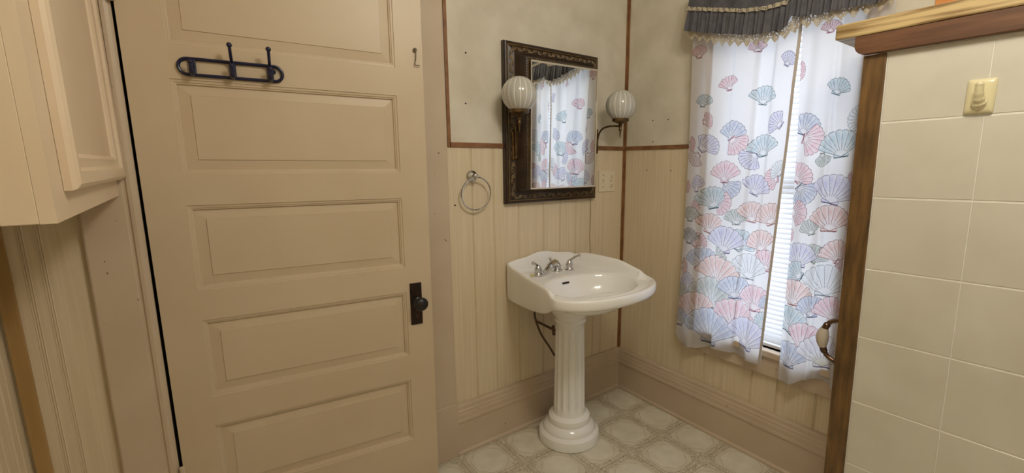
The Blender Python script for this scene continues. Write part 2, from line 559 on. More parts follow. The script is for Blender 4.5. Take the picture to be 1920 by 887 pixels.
lathe(bm, [(.0032, 0), (.0032, .0006)], plane_frame((.7541, -.0053, .7500), (0, -1, 0)), n=12)
box(bm, .7526, .7556, -.0059, -.0053, .7395, .7495)
obj('keyhole', bm, M_slot, lock)
# hinge knuckle near the top
for zc in (1.765, .33):
    bm = BM()
    lathe(bm, [(.006, -.045), (.0075, -.043), (.0075, .043), (.006, .045)], Matrix.Translation((.003, -.007, zc)), n=14)
    obj('hinge', bm, M_trim, door, smooth=True)
# hook latch hanging on the door
hook = thing('hook_latch', 'small steel hook latch hanging at the top right of the door', 'hook')
hook.matrix_world = hinge_m @ Matrix.Translation((.7863, 0, 1.694))
bm = BM(); lathe(bm, [(.007, 0), (.007, .0025), (.003, .004)], plane_frame((0, 0, 0), (0, -1, 0)), n=14)
tube(bm, [(.005 * math.cos(a), -.008, .005 * math.sin(a)) for a in np.linspace(0, 2 * math.pi, 14, endpoint=False)], .0014, n=6, closed=True)
obj('screw_eye', bm, M_steel, hook, smooth=True)
bm = BM()
tube(bm, smooth_pts([(0, -.009, .004), (.0015, -.0105, -.004), (.002, -.008, -.018), (.001, -.007, -.034), (-.002, -.0075, -.042), (-.0015, -.008, -.049), (.004, -.009, -.0515), (.014, -.010, -.050)]), .0016, n=8)
obj('hook_rod', bm, M_steel, hook, smooth=True)

# coat rack screwed to the door
rack = thing('coat_rack', 'navy three hook coat rack on the top rail of the door', 'coat rack')
rack.matrix_world = hinge_m @ Matrix.Translation((.2491, 0, 1.5723))
bm = BM()
hw, hh = .1050, .0216
pts = []
for a in np.linspace(-math.pi / 2, math.pi / 2, 12): pts.append((hw + hh * math.cos(a), -.006, hh * math.sin(a)))
for a in np.linspace(math.pi / 2, 3 * math.pi / 2, 12): pts.append((-hw + hh * math.cos(a), -.006, hh * math.sin(a)))
tube(bm, pts, .0046, n=10, closed=True)
obj('oval_frame', bm, M_navy, rack, smooth=True)
for hx in (-.0945, .0, .0945):
    bm = BM()
    pr_ = smooth_pts([(-.0085, -.024), (-.0085, 0), (-.0085, .020)], 4)
    box(bm, hx - .0085, hx + .0085, -.010, -.001, -.023, .023)
    hk = obj('hook', bm, M_navy, rack, bevel=.003)
    bm = BM()
    tube(bm, smooth_pts([(hx, -.008, -.016), (hx, -.018, -.021), (hx, -.031, -.017), (hx, -.036, -.004), (hx, -.037, .006)]), [.006] * 16 + [.005] * 8 + [.0055], n=10)
    sphere(bm, (hx, -.037, .008), .0068, 12, 8)
    obj('lower_prong', bm, M_navy, hk, smooth=True)
    if hx < -.05: continue
    bm = BM()
    tube(bm, smooth_pts([(hx, -.008, .012), (hx, -.022, .022), (hx, -.040, .040), (hx, -.053, .058)]), .0042, n=10)
    sphere(bm, (hx, -.054, .060), .0072, 12, 8)
    obj('upper_prong', bm, M_navy, hk, smooth=True)
bm = BM(); lathe(bm, [(.006, 0), (.006, .006), (.004, .008)], plane_frame((.104, 0, .006), (0, -1, 0)), n=12)
obj('screw', bm, M_navy, rack, smooth=True)

# ---------------------------------------------------------------- hanging cabinet, left
cabx, cy0, cy1, cz0, cz1 = -2.048, -.742, -.012, 1.218, 2.30
cabinet = thing('wall_cabinet', 'cream painted wooden cabinet hung in the left corner beside the door', 'cabinet')
bm = BM()
box(bm, XL + .001, cabx - .018, cy0 + .006, cy1, cz0 + .003, cz1)
obj('body', bm, M_cab, cabinet, bevel=.002)
bm = BM()
box(bm, XL + .001, cabx - .058, cy0, cy0 + .006, cz0 + .001, cz1)          # near side board, left of the joint
obj('side_board', bm, M_cab, cabinet, bevel=.0015)
bm = BM()
box(bm, cabx - .0565, cabx - .018, cy0, cy0 + .006, cz0, cz1)
obj('side_board', bm, M_cab, cabinet, bevel=.0015)
bm = BM()
box(bm, cabx - .018, cabx, cy0 - .0, cy1, cz0, cz0 + .060)
box(bm, cabx - .018, cabx, cy0 - .0, cy0 + .09, cz0 + .06, cz1)
box(bm, cabx - .018, cabx, cy1 - .03, cy1, cz0 + .06, cz1)
bmesh.ops.remove_doubles(bm, verts=bm.verts, dist=1e-5)
obj('face_frame', bm, M_cab, cabinet)
# the door: bold moulded frame around a sunk panel
dy0, dy1, dz0, dz1 = -.665, -.016, 1.262, 2.25
MP = [(0, .0), (0, .010), (.003, .016), (.010, .020), (.022, .0205), (.030, .0185), (.036, .0125), (.044, .010), (.052, .0105), (.058, .006), (.062, -.002)]
def mitred(bm, y0, y1, z0, z1, prof, x):
    rings = []
    for i_, d in prof:
        rings.append([bm.verts.new(v) for v in ((x + d, y0 + i_, z0 + i_), (x + d, y1 - i_, z0 + i_), (x + d, y1 - i_, z1 - i_), (x + d, y0 + i_, z1 - i_))])
    for a, b_ in zip(rings, rings[1:]):
        for i in range(4):
            j = (i + 1) % 4
            bm.faces.new((a[i], a[j], b_[j], b_[i]))
    return rings
bm = BM()
rg = mitred(bm, dy0, dy1, dz0, dz1, MP, cabx + .0005)
bm.faces.new(rg[0][::-1])
cdoor = obj('door', bm, M_cab, cabinet, smooth=True, angle=25); 
bm = BM()
box(bm, cabx - .0, cabx + .0022, dy0 + .058, dy1 - .058, dz0 + .058, dz1 - .058)
obj('sunk_panel', bm, M_cab, cdoor)

# ---------------------------------------------------------------- window
win = thing('window_1', 'window behind the shell print curtains with white mini blind', None, kind='structure')
bm = BM()
cw = .085
box(bm, -.022, 0, WY1, WY1 + cw, WZ0 - .02, WZ1 + cw)
box(bm, -.022, 0, WY0 - .058, WY0, WZ0 - .02, WZ1 + cw)
box(bm, -.022, 0, WY0, WY1, WZ1, WZ1 + cw)
obj('casing', bm, M_trim, win, bevel=.003)
bm = BM(); box(bm, -.034, .03, WY0 - .062, WY1 + cw + .01, WZ0 - .028, WZ0)
obj('stool', bm, M_trim, win, bevel=.004)
bm = BM(); box(bm, -.019, 0, WY0 - .058, WY1 + cw, WZ0 - .115, WZ0 - .028)
obj('apron', bm, M_trim, win, bevel=.003)
M_sash = mat('white_sash', lin(228, 226, 220), rough=.4)
bm = BM()
for z0, z1, x0 in ((WZ0, 1.21, .045), (1.19, WZ1, .068)):
    box(bm, x0, x0 + .022, WY0, WY0 + .03, z0, z1); box(bm, x0, x0 + .022, WY1 - .03, WY1, z0, z1)
    box(bm, x0, x0 + .022, WY0 + .03, WY1 - .03, z0, z0 + .035); box(bm, x0, x0 + .022, WY0 + .03, WY1 - .03, z1 - .03, z1)
obj('sash', bm, M_sash, win)
mt, nt, out = new_mat('window_glass')
mxs = node(nt, 'ShaderNodeMixShader'); mxs.inputs[0].default_value = .06
tr = node(nt, 'ShaderNodeBsdfTransparent'); tr.inputs[0].default_value = (.97, .985, .98, 1)
gl = node(nt, 'ShaderNodeBsdfGlossy'); gl.inputs['Roughness'].default_value = .02
nt.links.new(tr.outputs[0], mxs.inputs[1]); nt.links.new(gl.outputs[0], mxs.inputs[2]); nt.links.new(mxs.outputs[0], out.inputs[0])
M_glass = mt
for z0, z1, x0 in ((WZ0 + .035, 1.18, .055), (1.225, WZ1 - .03, .078)):
    bm = BM(); box(bm, x0, x0 + .003, WY0 + .03, WY1 - .03, z0, z1)
    obj('pane', bm, M_glass, win)

# mini blind
def translucent_mat(name, col, tcol, tfac, rough=.6):
    mt, nt, out = new_mat(name)
    d = node(nt, 'ShaderNodeBsdfDiffuse'); d.inputs[0].default_value = col
    t = node(nt, 'ShaderNodeBsdfTranslucent'); t.inputs[0].default_value = tcol
    x = node(nt, 'ShaderNodeMixShader'); x.inputs[0].default_value = tfac
    nt.links.new(d.outputs[0], x.inputs[1]); nt.links.new(t.outputs[0], x.inputs[2]); nt.links.new(x.outputs[0], out.inputs[0])
    return mt
M_slat = translucent_mat('white_vinyl_slat', (.86, .86, .86, 1), (.86, .86, .86, 1), .5)
blind = thing('mini_blind', 'white horizontal mini blind hanging in the window behind the curtains', 'blind')
by0, by1 = WY0 + .006, WY1 - .006
bx = .022
bm = BM(); box(bm, bx - .012, bx + .012, by0, by1, WZ1 - .03, WZ1 - .003); obj('head_rail', bm, M_sash, blind, bevel=.002)
bm = BM(); box(bm, bx - .010, bx + .010, by0, by1, WZ0 + .003, WZ0 + .017); obj('bottom_rail', bm, M_sash, blind, bevel=.002)
slat = BM()
prof = []
for i in range(5):
    s = -.0125 + .025 * i / 4
    prof.append((s, .0016 * (1 - (s / .0125) ** 2)))
prof = prof + [(s, q - .0006) for s, q in prof[::-1]]
ca, sa = math.cos(math.radians(52)), math.sin(math.radians(52))
extrude_profile(slat, [(s * ca - q * sa, s * sa + q * ca) for s, q in prof], 'y', by0, by1)
s0 = obj('slat', slat, M_slat, blind)
zz = WZ0 + .034
s0.location = (bx, 0, zz)
while zz + .0205 < WZ1 - .04:
    zz += .0205
    c = s0.copy(); COL.objects.link(c); c.parent = blind; c.location = (bx, 0, zz)
for y in (WY1 - .10, -.905, WY0 + .10):
    bm = BM(); tube(bm, [(bx - .009, y, WZ0 + .01), (bx - .009, y, WZ1 - .02)], .0010, n=5)
    obj('ladder_cord', bm, M_sash, blind)

# ---------------------------------------------------------------- curtains with a printed shell pattern
PAL = {'P': (222, 168, 178), 'S': (222, 176, 164), 'B': (158, 172, 200), 'L': (186, 184, 216), 'T': (158, 186, 196), 'G': (158, 170, 160),
       'W': (214, 218, 222), 'R': (206, 186, 186), 'D': (104, 116, 122), 'Y': (206, 200, 208)}
INK = {'P': (136, 80, 92), 'S': (136, 86, 80), 'B': (70, 78, 108), 'L': (90, 86, 114), 'T': (66, 90, 96), 'G': (88, 100, 94),
       'W': (120, 128, 132), 'R': (126, 104, 108), 'D': (60, 68, 74), 'Y': (112, 108, 118)}
SHELLS_LEFT = [
    (-0.468, 1.778, 0.029, 0.94, 90, 'P'), (-0.607, 1.631, 0.032, 1.11, 95, 'P'), (-0.501, 1.568, 0.029, 0.92, 85, 'T'), (-0.525, 1.482, 0.027, 0.68, 20, 'P'), (-0.723, 1.753, 0.024, 0.96, 95, 'P'),
    (-0.762, 1.563, 0.039, 1.03, 80, 'T'), (-0.852, 1.683, 0.029, 0.7, 65, 'L'), (-0.821, 1.455, 0.034, 0.9, 150, 'L'), (-0.454, 1.381, 0.026, 0.81, 0, 'P'), (-0.643, 1.432, 0.044, 1.07, 85, 'B'),
    (-0.671, 1.372, 0.039, 1.06, -50, 'P'), (-0.724, 1.31, 0.037, 1.03, 225, 'L'), (-0.774, 1.367, 0.046, 1.01, 100, 'T'), (-0.477, 1.317, 0.033, 1.03, 225, 'R'), (-0.532, 1.379, 0.039, 1.12, 40, 'L'),
    (-0.444, 1.19, 0.022, 0.69, 0, 'P'), (-0.496, 1.207, 0.041, 0.51, 95, 'L'), (-0.647, 1.185, 0.043, 1.05, -60, 'B'), (-0.62, 1.261, 0.05, 1.07, 92, 'P'), (-0.623, 1.121, 0.042, 1.06, -25, 'P'),
    (-0.559, 1.145, 0.052, 1.08, 105, 'T'), (-0.824, 1.233, 0.031, 0.98, 190, 'P'), (-0.845, 1.273, 0.031, 0.78, 140, 'W'), (-0.764, 1.208, 0.045, 1.0, 70, 'L'), (-0.495, 1.102, 0.029, 0.56, 80, 'P'),
    (-0.469, 1.065, 0.037, 1.01, 90, 'G'), (-0.69, 1.071, 0.036, 1.03, 95, 'G'), (-0.753, 1.097, 0.046, 1.0, 85, 'S'), (-0.826, 1.095, 0.047, 0.97, 115, 'S'), (-0.568, 1.026, 0.048, 1.08, 70, 'S'),
    (-0.513, 0.948, 0.035, 0.88, 60, 'P'), (-0.47, 0.963, 0.04, 0.89, 90, 'D'), (-0.717, 0.971, 0.048, 1.01, 60, 'T'), (-0.642, 0.968, 0.063, 1.04, 90, 'L'), (-0.796, 0.982, 0.048, 0.98, 110, 'S'),
    (-0.627, 0.889, 0.033, 1.05, 30, 'G'), (-0.539, 0.862, 0.054, 1.08, 90, 'B'), (-0.834, 0.906, 0.046, 0.96, 85, 'P'), (-0.448, 0.812, 0.031, 0.79, 0, 'S'), (-0.473, 0.736, 0.057, 0.55, 95, 'L'),
    (-0.447, 0.682, 0.042, 0.77, 90, 'G'), (-0.756, 0.865, 0.059, 0.98, 92, 'W'), (-0.614, 0.821, 0.073, 1.03, 92, 'S'), (-0.596, 0.71, 0.079, 1.03, 88, 'G'), (-0.705, 0.762, 0.054, 1.0, 92, 'B'),
    (-0.799, 0.737, 0.059, 0.96, 92, 'P'), (-0.844, 0.732, 0.031, 0.66, 120, 'B'), (-0.506, 0.63, 0.07, 1.02, 110, 'S'), (-0.436, 0.555, 0.046, 0.88, 90, 'B'), (-0.702, 0.639, 0.074, 0.99, 95, 'P'),
    (-0.593, 0.552, 0.089, 1.02, 92, 'B'), (-0.84, 0.65, 0.041, 0.75, 120, 'T'), (-0.78, 0.572, 0.073, 0.95, 80, 'L'), (-0.852, 0.569, 0.023, 0.66, 150, 'B'),
]
SHELLS_RIGHT = [
    (-0.984, 1.767, 0.023, 0.95, 90, 'P'), (-0.899, 1.632, 0.026, 0.59, 0, 'P'), (-1.026, 1.563, 0.031, 0.82, 70, 'T'), (-1.085, 1.449, 0.034, 0.79, 170, 'W'), (-0.936, 1.439, 0.042, 0.94, 70, 'B'),
    (-0.964, 1.379, 0.042, 0.93, -15, 'P'), (-1.002, 1.309, 0.027, 0.64, -80, 'G'), (-1.046, 1.366, 0.051, 0.89, 100, 'T'), (-0.935, 1.258, 0.04, 0.93, 50, 'P'), (-0.953, 1.183, 0.042, 0.92, -50, 'B'),
    (-1.094, 1.239, 0.022, 0.7, 190, 'P'), (-1.048, 1.204, 0.057, 0.88, 75, 'L'), (-0.939, 1.111, 0.036, 0.93, 0, 'P'), (-0.985, 1.061, 0.032, 0.81, 110, 'G'), (-1.097, 1.097, 0.026, 0.6, 30, 'S'),
    (-1.043, 1.099, 0.052, 0.88, 90, 'S'), (-0.916, 1.022, 0.021, 0.56, 0, 'P'), (-1.011, 0.963, 0.038, 0.8, 70, 'G'), (-0.956, 0.95, 0.051, 0.9, 95, 'L'), (-1.074, 0.979, 0.046, 0.86, 105, 'S'),
    (-0.945, 0.878, 0.038, 0.91, 160, 'T'), (-1.087, 0.93, 0.025, 0.69, -45, 'P'), (-1.052, 0.865, 0.064, 0.86, 88, 'W'), (-0.949, 0.8, 0.055, 0.9, 95, 'S'), (-1.015, 0.758, 0.045, 0.78, 100, 'B'),
    (-1.08, 0.759, 0.052, 0.84, 100, 'P'), (-0.953, 0.685, 0.058, 0.89, 70, 'T'), (-1.012, 0.63, 0.059, 0.86, 70, 'P'), (-0.954, 0.544, 0.057, 0.88, 95, 'B'), (-1.063, 0.587, 0.069, 0.84, 95, 'Y'),
]

def paint(Y_, Z_, shells, seed):
    rg_ = np.random.RandomState(seed)
    base = np.array(lin(236, 234, 234)[:3])
    C_ = np.tile(base, (len(Y_), 1))
    for (y, z, r, asp, deg, c) in shells:
        dx = -(Y_ - y) / asp
        dz = Z_ - z
        a = math.radians(deg)
        # hinge point lies behind the fan centre
        ux, uz = math.cos(a), math.sin(a)
        px_ = dx * ux + dz * uz + r * .92       # along the fan
        py_ = -dx * uz + dz * ux                # across
        rho = np.hypot(px_, py_)
        th = np.arctan2(py_, px_)
        TH = 1.10
        n = 9
        k = th / TH * n
        R_ = r * 1.88 * (1 - .17 * (th / TH) ** 2) * (1 + .028 * np.cos(2 * math.pi * k / 2 * 1.0 + math.pi / 2 * (n % 2) ) - .0)
        scal = np.abs(np.sin(math.pi * (k - n) / 2))
        R_ = r * 1.86 * (1 - .15 * (th / TH) ** 2) * (.945 + .065 * np.sqrt(scal))
        ins = (np.abs(th) < TH) & (rho < R_) & (px_ > 0)
        # ears at the hinge
        ear = (px_ > -.05 * r) & (px_ < .34 * r) & (np.abs(py_) < .50 * r - .35 * np.abs(px_ - .1 * r)) & ~ins
        lw = .0014
        out_edge = ins & (np.minimum(R_ - rho, np.abs(rho) * np.sin(np.clip(TH - np.abs(th), 0, 1.5))) < lw * 1.25)
        kk = (k - n) / 2
        rib = ins & (np.abs(kk - np.round(kk)) * 2 / n * TH * rho < lw * .62) & (rho > .26 * R_) & (rho < .97 * R_)
        edge_ear = ear & ((px_ < .0 * r + lw) | (np.abs(py_) > .50 * r - .35 * np.abs(px_ - .1 * r) - lw))
        fill = np.array(lin(*PAL[c])[:3]); ink = np.array(lin(*INK[c])[:3])
        t = rho / np.maximum(R_, 1e-6)
        w = .15 + .34 * np.clip(1.2 - np.abs(t - .74) * 2.9, 0, 1) + .12 * np.sin(k * math.pi + .6)
        w = np.clip(w + .10 * np.sin(Y_ * 210 + rg_.rand() * 6) * np.sin(Z_ * 180 + rg_.rand() * 6), 0, 1)[:, None]
        if c == 'Y':
            w2 = np.clip(.75 - t * 1.6, 0, 1)[:, None]
            fill_m = base * (1 - w) + fill * w
            fill_m = fill_m * (1 - w2) + np.array(lin(196, 186, 140)[:3]) * w2
        else:
            fill_m = base * (1 - w) + fill * w
        C_[ins] = fill_m[ins]
        C_[ear] = (base * .55 + fill * .45)
        C_[rib] = C_[rib] * .22 + ink * .78
        C_[out_edge | edge_ear] = ink
    return C_

def curtain_mat(name, tf, use_attr=True):
    mt, nt, out = new_mat(name)
    L = nt.links.new
    d = node(nt, 'ShaderNodeBsdfDiffuse'); t = node(nt, 'ShaderNodeBsdfTranslucent')
    x = node(nt, 'ShaderNodeMixShader'); x.inputs[0].default_value = tf
    if use_attr:
        at = node(nt, 'ShaderNodeAttribute', attribute_name='print')
        L(at.outputs['Color'], d.inputs[0]); L(at.outputs['Color'], t.inputs[0])
    else:
        d.inputs[0].default_value = lin(214, 204, 190); t.inputs[0].default_value = lin(150, 136, 120)
    # woven relief
    tc = node(nt, 'ShaderNodeTexCoord'); nz = node(nt, 'ShaderNodeTexNoise')
    nz.inputs['Scale'].default_value = 260; L(tc.outputs['Object'], nz.inputs['Vector'])
    bp = node(nt, 'ShaderNodeBump'); bp.inputs['Strength'].default_value = .08; bp.inputs['Distance'].default_value = .001
    L(nz.outputs['Fac'], bp.inputs['Height']); L(bp.outputs[0], d.inputs['Normal'])
    L(d.outputs[0], x.inputs[1]); L(t.outputs[0], x.inputs[2]); L(x.outputs[0], out.inputs[0])
    return mt
M_cloth = curtain_mat('shell_print_cotton', .62)
M_hem = curtain_mat('cotton_side_hem', .25, False)

def poly(pts, t):
    a = np.array(pts)
    o = np.argsort(a[:, 0])
    return np.interp(t, a[o, 0], a[o, 1])

def curtain(name, label, left, right, hem, shells, folds, seed, hem_side):
    nu, nv = 270, 820
    a = np.linspace(0, 1, nu + 1)[None, :].repeat(nv + 1, 0)
    b = np.linspace(0, 1, nv + 1)[:, None].repeat(nu + 1, 1)
    ztop = 1.93
    zl = poly([(p, q) for p, q in hem], a)
    z = zl + (ztop - zl) * b
    yl = poly([(q, p) for p, q in left], z); yr = poly([(q, p) for p, q in right], z)
    y = yl + (yr - yl) * a
    x = -.060 + 0 * a
    for pos, width, amp in folds:
        x = x + 1.7 * amp * np.tanh((a - pos - .03 * (1 - b)) / width) 
    x = x + .006 * np.sin(a * 21 + 1.5 * np.sin(b * 4)) * (.6 + .4 * (1 - b)) 
    x = x + .008 * (1 - b) ** 2 * np.sin(a * 9 + 2)
    V = np.stack([x.ravel(), y.ravel(), z.ravel()], -1)
    root = thing(name, label, 'curtain', group='seashell curtain panels at the window')
    o = grid_mesh('cloth', V, nu, nv, M_cloth, root)
    Cc = paint(V[:, 1], V[:, 2], shells, seed)
    at = o.data.attributes.new('print', 'FLOAT_COLOR', 'POINT')
    rgba = np.concatenate([Cc, np.ones((len(Cc), 1))], 1).astype(np.float32)
    at.data.foreach_set('color', rgba.ravel())
    # side hem: a doubled strip of cloth along the opening edge, and a bottom hem stitched up
    X2 = x.reshape(nv + 1, nu + 1); Y2 = y.reshape(nv + 1, nu + 1); Z2 = z.reshape(nv + 1, nu + 1)
    if hem_side is not None:
        cols = range(nu - 7, nu + 1) if hem_side > 0 else range(0, 8)
        rows = range(0, nv + 1, 4)
        bm = BM(); g = [[bm.verts.new((X2[r, c] - .0022, Y2[r, c], Z2[r, c])) for c in cols] for r in rows]
        for r in range(len(g) - 1):
            for c in range(len(g[0]) - 1): bm.faces.new((g[r][c], g[r][c + 1], g[r + 1][c + 1], g[r + 1][c]))
        h = obj('side_hem', bm, M_hem, root, smooth=True, angle=180)
    bm = BM()
    rows = range(0, 9); cols = range(0, nu + 1, 3)
    g = [[bm.verts.new((X2[r, c] + .0022, Y2[r, c], Z2[r, c])) for c in cols] for r in rows]
    for r in range(len(g) - 1):
        for c in range(len(g[0]) - 1): bm.faces.new((g[r][c], g[r][c + 1], g[r + 1][c + 1], g[r + 1][c]))
    obj('bottom_hem', bm, M_hem, root, smooth=True, angle=180)
    return root
LEFT_EDGE = [(-.434, 1.93), (-.4349, 1.83), (-.4394, 1.43), (-.4364, .99), (-.4248, .645), (-.4197, .42)]
L_RIGHT = [(-.889, 1.93), (-.8887, 1.7645), (-.8815, 1.584), (-.8795, 1.39), (-.8681, 1.018), (-.8541, .565), (-.848, .42)]
L_HEM = [(0, .468), (.04, .437), (.12, .419), (.25, .419), (.38, .444), (.48, .4557), (.74, .4581), (1.0, .4533)]
R_LEFT = [(-.8915, 1.93), (-.8925, 1.767), (-.8990, 1.581), (-.9074, 1.388), (-.9175, 1.024), (-.9190, .585), (-.9214, .42)]
R_RIGHT = [(-1.165, 1.93), (-1.165, .42)]
R_HEM = [(0, .418), (.12, .418), (.22, .424), (.37, .455), (.55, .474), (.80, .464), (1.0, .45)]
curtain('curtain', 'left seashell print curtain panel, next to the room corner', LEFT_EDGE, L_RIGHT, L_HEM, SHELLS_LEFT,
        [(.17, .012, .007), (.42, .012, -.007), (.64, .012, .006), (.80, .02, -.006)], 3, 1)
curtain('curtain', 'right seashell print curtain panel, partly behind the brown post', R_LEFT, R_RIGHT, R_HEM, SHELLS_RIGHT,
        [(.42, .02, .006), (.72, .02, -.006)], 5, None)

# valance: dark cloth, gathered ruffle, two rows of lace
M_grey = mat('slate_cotton', lin(80, 79, 84), lin(94, 93, 98), rough=.85, scale=40, bump=.2, bump_scale=300)
mt, nt, out = new_mat('cream_eyelet_lace')
L = nt.links.new
tc = node(nt, 'ShaderNodeTexCoord')
vo = node(nt, 'ShaderNodeTexVoronoi'); vo.inputs['Scale'].default_value = 120.0
vo.inputs['Randomness'].default_value = .75
L(tc.outputs['Object'], vo.inputs['Vector'])
lt = node(nt, 'ShaderNodeMath', operation='LESS_THAN'); lt.inputs[1].default_value = .30
L(vo.outputs['Distance'], lt.inputs[0])
d = node(nt, 'ShaderNodeBsdfDiffuse'); d.inputs[0].default_value = lin(206, 194, 170)
t = node(nt, 'ShaderNodeBsdfTranslucent'); t.inputs[0].default_value = lin(176, 164, 142)
x1 = node(nt, 'ShaderNodeMixShader'); x1.inputs[0].default_value = .3
tp = node(nt, 'ShaderNodeBsdfTransparent')
x2 = node(nt, 'ShaderNodeMixShader')
L(d.outputs[0], x1.inputs[1]); L(t.outputs[0], x1.inputs[2]); L(lt.outputs[0], x2.inputs[0]); L(x1.outputs[0], x2.inputs[1]); L(tp.outputs[0], x2.inputs[2]); L(x2.outputs[0], out.inputs[0])
M_lace = mt
val = thing('valance', 'dark grey ruffled valance edged with cream lace above the curtains', 'valance')
SEAM = [(-.4335, 1.953), (-.4543, 1.9447), (-.6946, 1.8791), (-.7777, 1.8678), (-.8448, 1.869), (-.868, 1.885), (-.90, 1.900), (-.98, 1.893), (-1.08, 1.885), (-1.165, 1.89)]
GB = [(-.425, 1.864), (-.4333, 1.8638), (-.5126, 1.8382), (-.6572, 1.8014), (-.7446, 1.7831), (-.8343, 1.7771), (-.8620, 1.7885), (-.8695, 1.8198), (-.8959, 1.8082), (-.9571, 1.8023), (-1.03, 1.8013), (-1.1199, 1.7946), (-1.1673, 1.8023)]
LB = [(-.425, 1.833), (-.4419, 1.8309), (-.572, 1.7794), (-.6998, 1.7507), (-.7837, 1.7441), (-.8604, 1.7511), (-.8951, 1.7727), (-.9651, 1.7677), (-1.0295, 1.7733), (-1.1192, 1.7746), (-1.1684, 1.781)]
def val_sheet(name, top, bot, x_at, material, nu=500, nv=10, zig=0.0):
    s = np.linspace(0, 1, nu + 1)[None, :].repeat(nv + 1, 0)
    b = np.linspace(0, 1, nv + 1)[:, None].repeat(nu + 1, 1)
    y = -.430 - .737 * s
    zt = poly(top, y); zb = poly(bot, y)
    if zig:
        ph = (y * 1000 / 36.0) % 1.0
        zb = zb + zig * np.abs(2 * ph - 1)
    z = zb + (zt - zb) * b
    x = x_at(s, b, y)
    y = y + .007 * (1 - b) * np.exp(-((s) / .03) ** 2)
    return grid_mesh(name, np.stack([x.ravel(), y.ravel(), z.ravel()], -1), nu, nv, material, val)
gather = lambda s, b, y: (.0065 * np.sin(y * 190 + 2.0 * np.sin(y * 31)) + .0045 * np.sin(y * 330 + 1.3) + .003 * np.sin(y * 83)) 
val_sheet('ruffle', SEAM, GB, lambda s, b, y: -.100 + gather(s, b, y) * (.35 + .65 * (1 - b)) - .010 * (1 - b), M_grey)
val_sheet('top_cloth', [(-.43, 2.04), (-1.17, 2.04)], [(a, b_ - .004) for a, b_ in SEAM], lambda s, b, y: -.093 + .005 * np.sin(y * 60 + b), M_grey, nv=8)
val_sheet('eyelet_lace', [(a, b_ + .02) for a, b_ in GB], [(a, b_ - .004) for a, b_ in LB], lambda s, b, y: -.088 + gather(s, b, y) * .25 - .004 * (1 - b), M_lace, nu=700, nv=10, zig=.022)
val_sheet('lace_edging', [(a, b_ + .009) for a, b_ in SEAM], [(a, b_ - .007) for a, b_ in SEAM], lambda s, b, y: -.1075 + .003 * np.sin(y * 250), M_lace, nu=700, nv=4, zig=.003)
bm = BM(); tube(bm, [(-.082, -.43, 2.0), (-.082, -1.168, 2.0)], .008, n=10)
for y in (-.44, -1.155): tube(bm, [(-.082, y, 2.0), (0.0, y, 2.0)], .006, n=8)
tag(obj('curtain_rod', bm, M_sash, smooth=True), 'white curtain rod above the valance', 'curtain rod')

# ---------------------------------------------------------------- framed mirror cabinet
mir = thing('framed_mirror', 'mirror cabinet in a deep carved dark wood frame above the sink', 'mirror')
MX0, MX1, MZ0, MZ1 = -.787, -.238, 1.120, 1.809
def ring_frame(bm, prof):
    rings = []
    for i_, d in prof:
        rings.append([bm.verts.new(v) for v in ((MX0 + i_, -d, MZ0 + i_), (MX1 - i_, -d, MZ0 + i_), (MX1 - i_, -d, MZ1 - i_), (MX0 + i_, -d, MZ1 - i_))])
    for a, b_ in zip(rings, rings[1:]):
        for i in range(4):
            j = (i + 1) % 4
            bm.faces.new((a[i], a[j], b_[j], b_[i]))
for nm, prof, mm in [
        ('outer_moulding', [(0, 0), (0, .020), (.003, .026), (.009, .028), (.013, .026)], M_frame),
        ('gilt_line', [(.013, .026), (.0135, .029), (.0165, .029), (.017, .026)], M_gold),
        ('carved_band', [(.017, .026), (.020, .0275), (.043, .036), (.046, .036)], M_frame),
        ('cove', [(.046, .036), (.048, .038), (.058, .056), (.066, .078), (.068, .080)], M_frame),
        ('inner_beading', [(.068, .080), (.070, .0835), (.078, .0865), (.0795, .0865)], M_frame),
        ('inner_gilt_line', [(.0795, .0865), (.080, .089), (.083, .089), (.0835, .080), (.084, .04)], M_gold)]:
    bm = BM(); ring_frame(bm, prof); obj(nm, bm, mm, mir)
# scrollwork relief on the four sides of the carved band
def scroll_pts(s, flip, sc=1.0):
    pts = []
    for i in range(17):
        t = i / 16
        a = t * 2.6 * math.pi
        r = .0088 * (1 - .78 * t) * sc
        pts.append((s + r * math.cos(a) * flip, r * math.sin(a)))
    return pts
def side_relief(p0, p1, inward, nscroll):
    bm = BM()
    L_ = math.dist(p0, p1)
    for k in range(nscroll):
        s = (k + .5) / nscroll * L_
        fl = 1 if k % 2 else -1
        path = [(s - .5 / nscroll * L_ , -.006 * fl)] + [(a, b_ * fl) for a, b_ in scroll_pts(s, 1)]
        P = []
        for a, b_ in path:
            x = p0[0] + (p1[0] - p0[0]) * a / L_ + inward[0] * b_
            z = p0[1] + (p1[1] - p0[1]) * a / L_ + inward[1] * b_
            P.append((x, -(.0335 + .30 * b_), z))
        tube(bm, P, [.0030] * len(P), n=5)
        a, b_ = s + .42 / nscroll * L_, .0055 * fl
        sphere(bm, (p0[0] + (p1[0] - p0[0]) * a / L_ + inward[0] * b_, -(.0325 + .30 * b_), p0[1] + (p1[1] - p0[1]) * a / L_ + inward[1] * b_), .0036, 6, 5)
    return bm
q = .0315
for p0, p1, inw, n_ in [((MX0 + q, MZ0 + .03), (MX0 + q, MZ1 - .03), (1, 0), 24), ((MX1 - q, MZ0 + .03), (MX1 - q, MZ1 - .03), (-1, 0), 24),
                        ((MX0 + .03, MZ0 + q), (MX1 - .03, MZ0 + q), (0, 1), 18), ((MX0 + .03, MZ1 - q), (MX1 - .03, MZ1 - q), (0, -1), 18)]:
    obj('carved_scrollwork', side_relief(p0, p1, inw, n_), M_carve, mir, smooth=True, angle=60)
bm = BM()
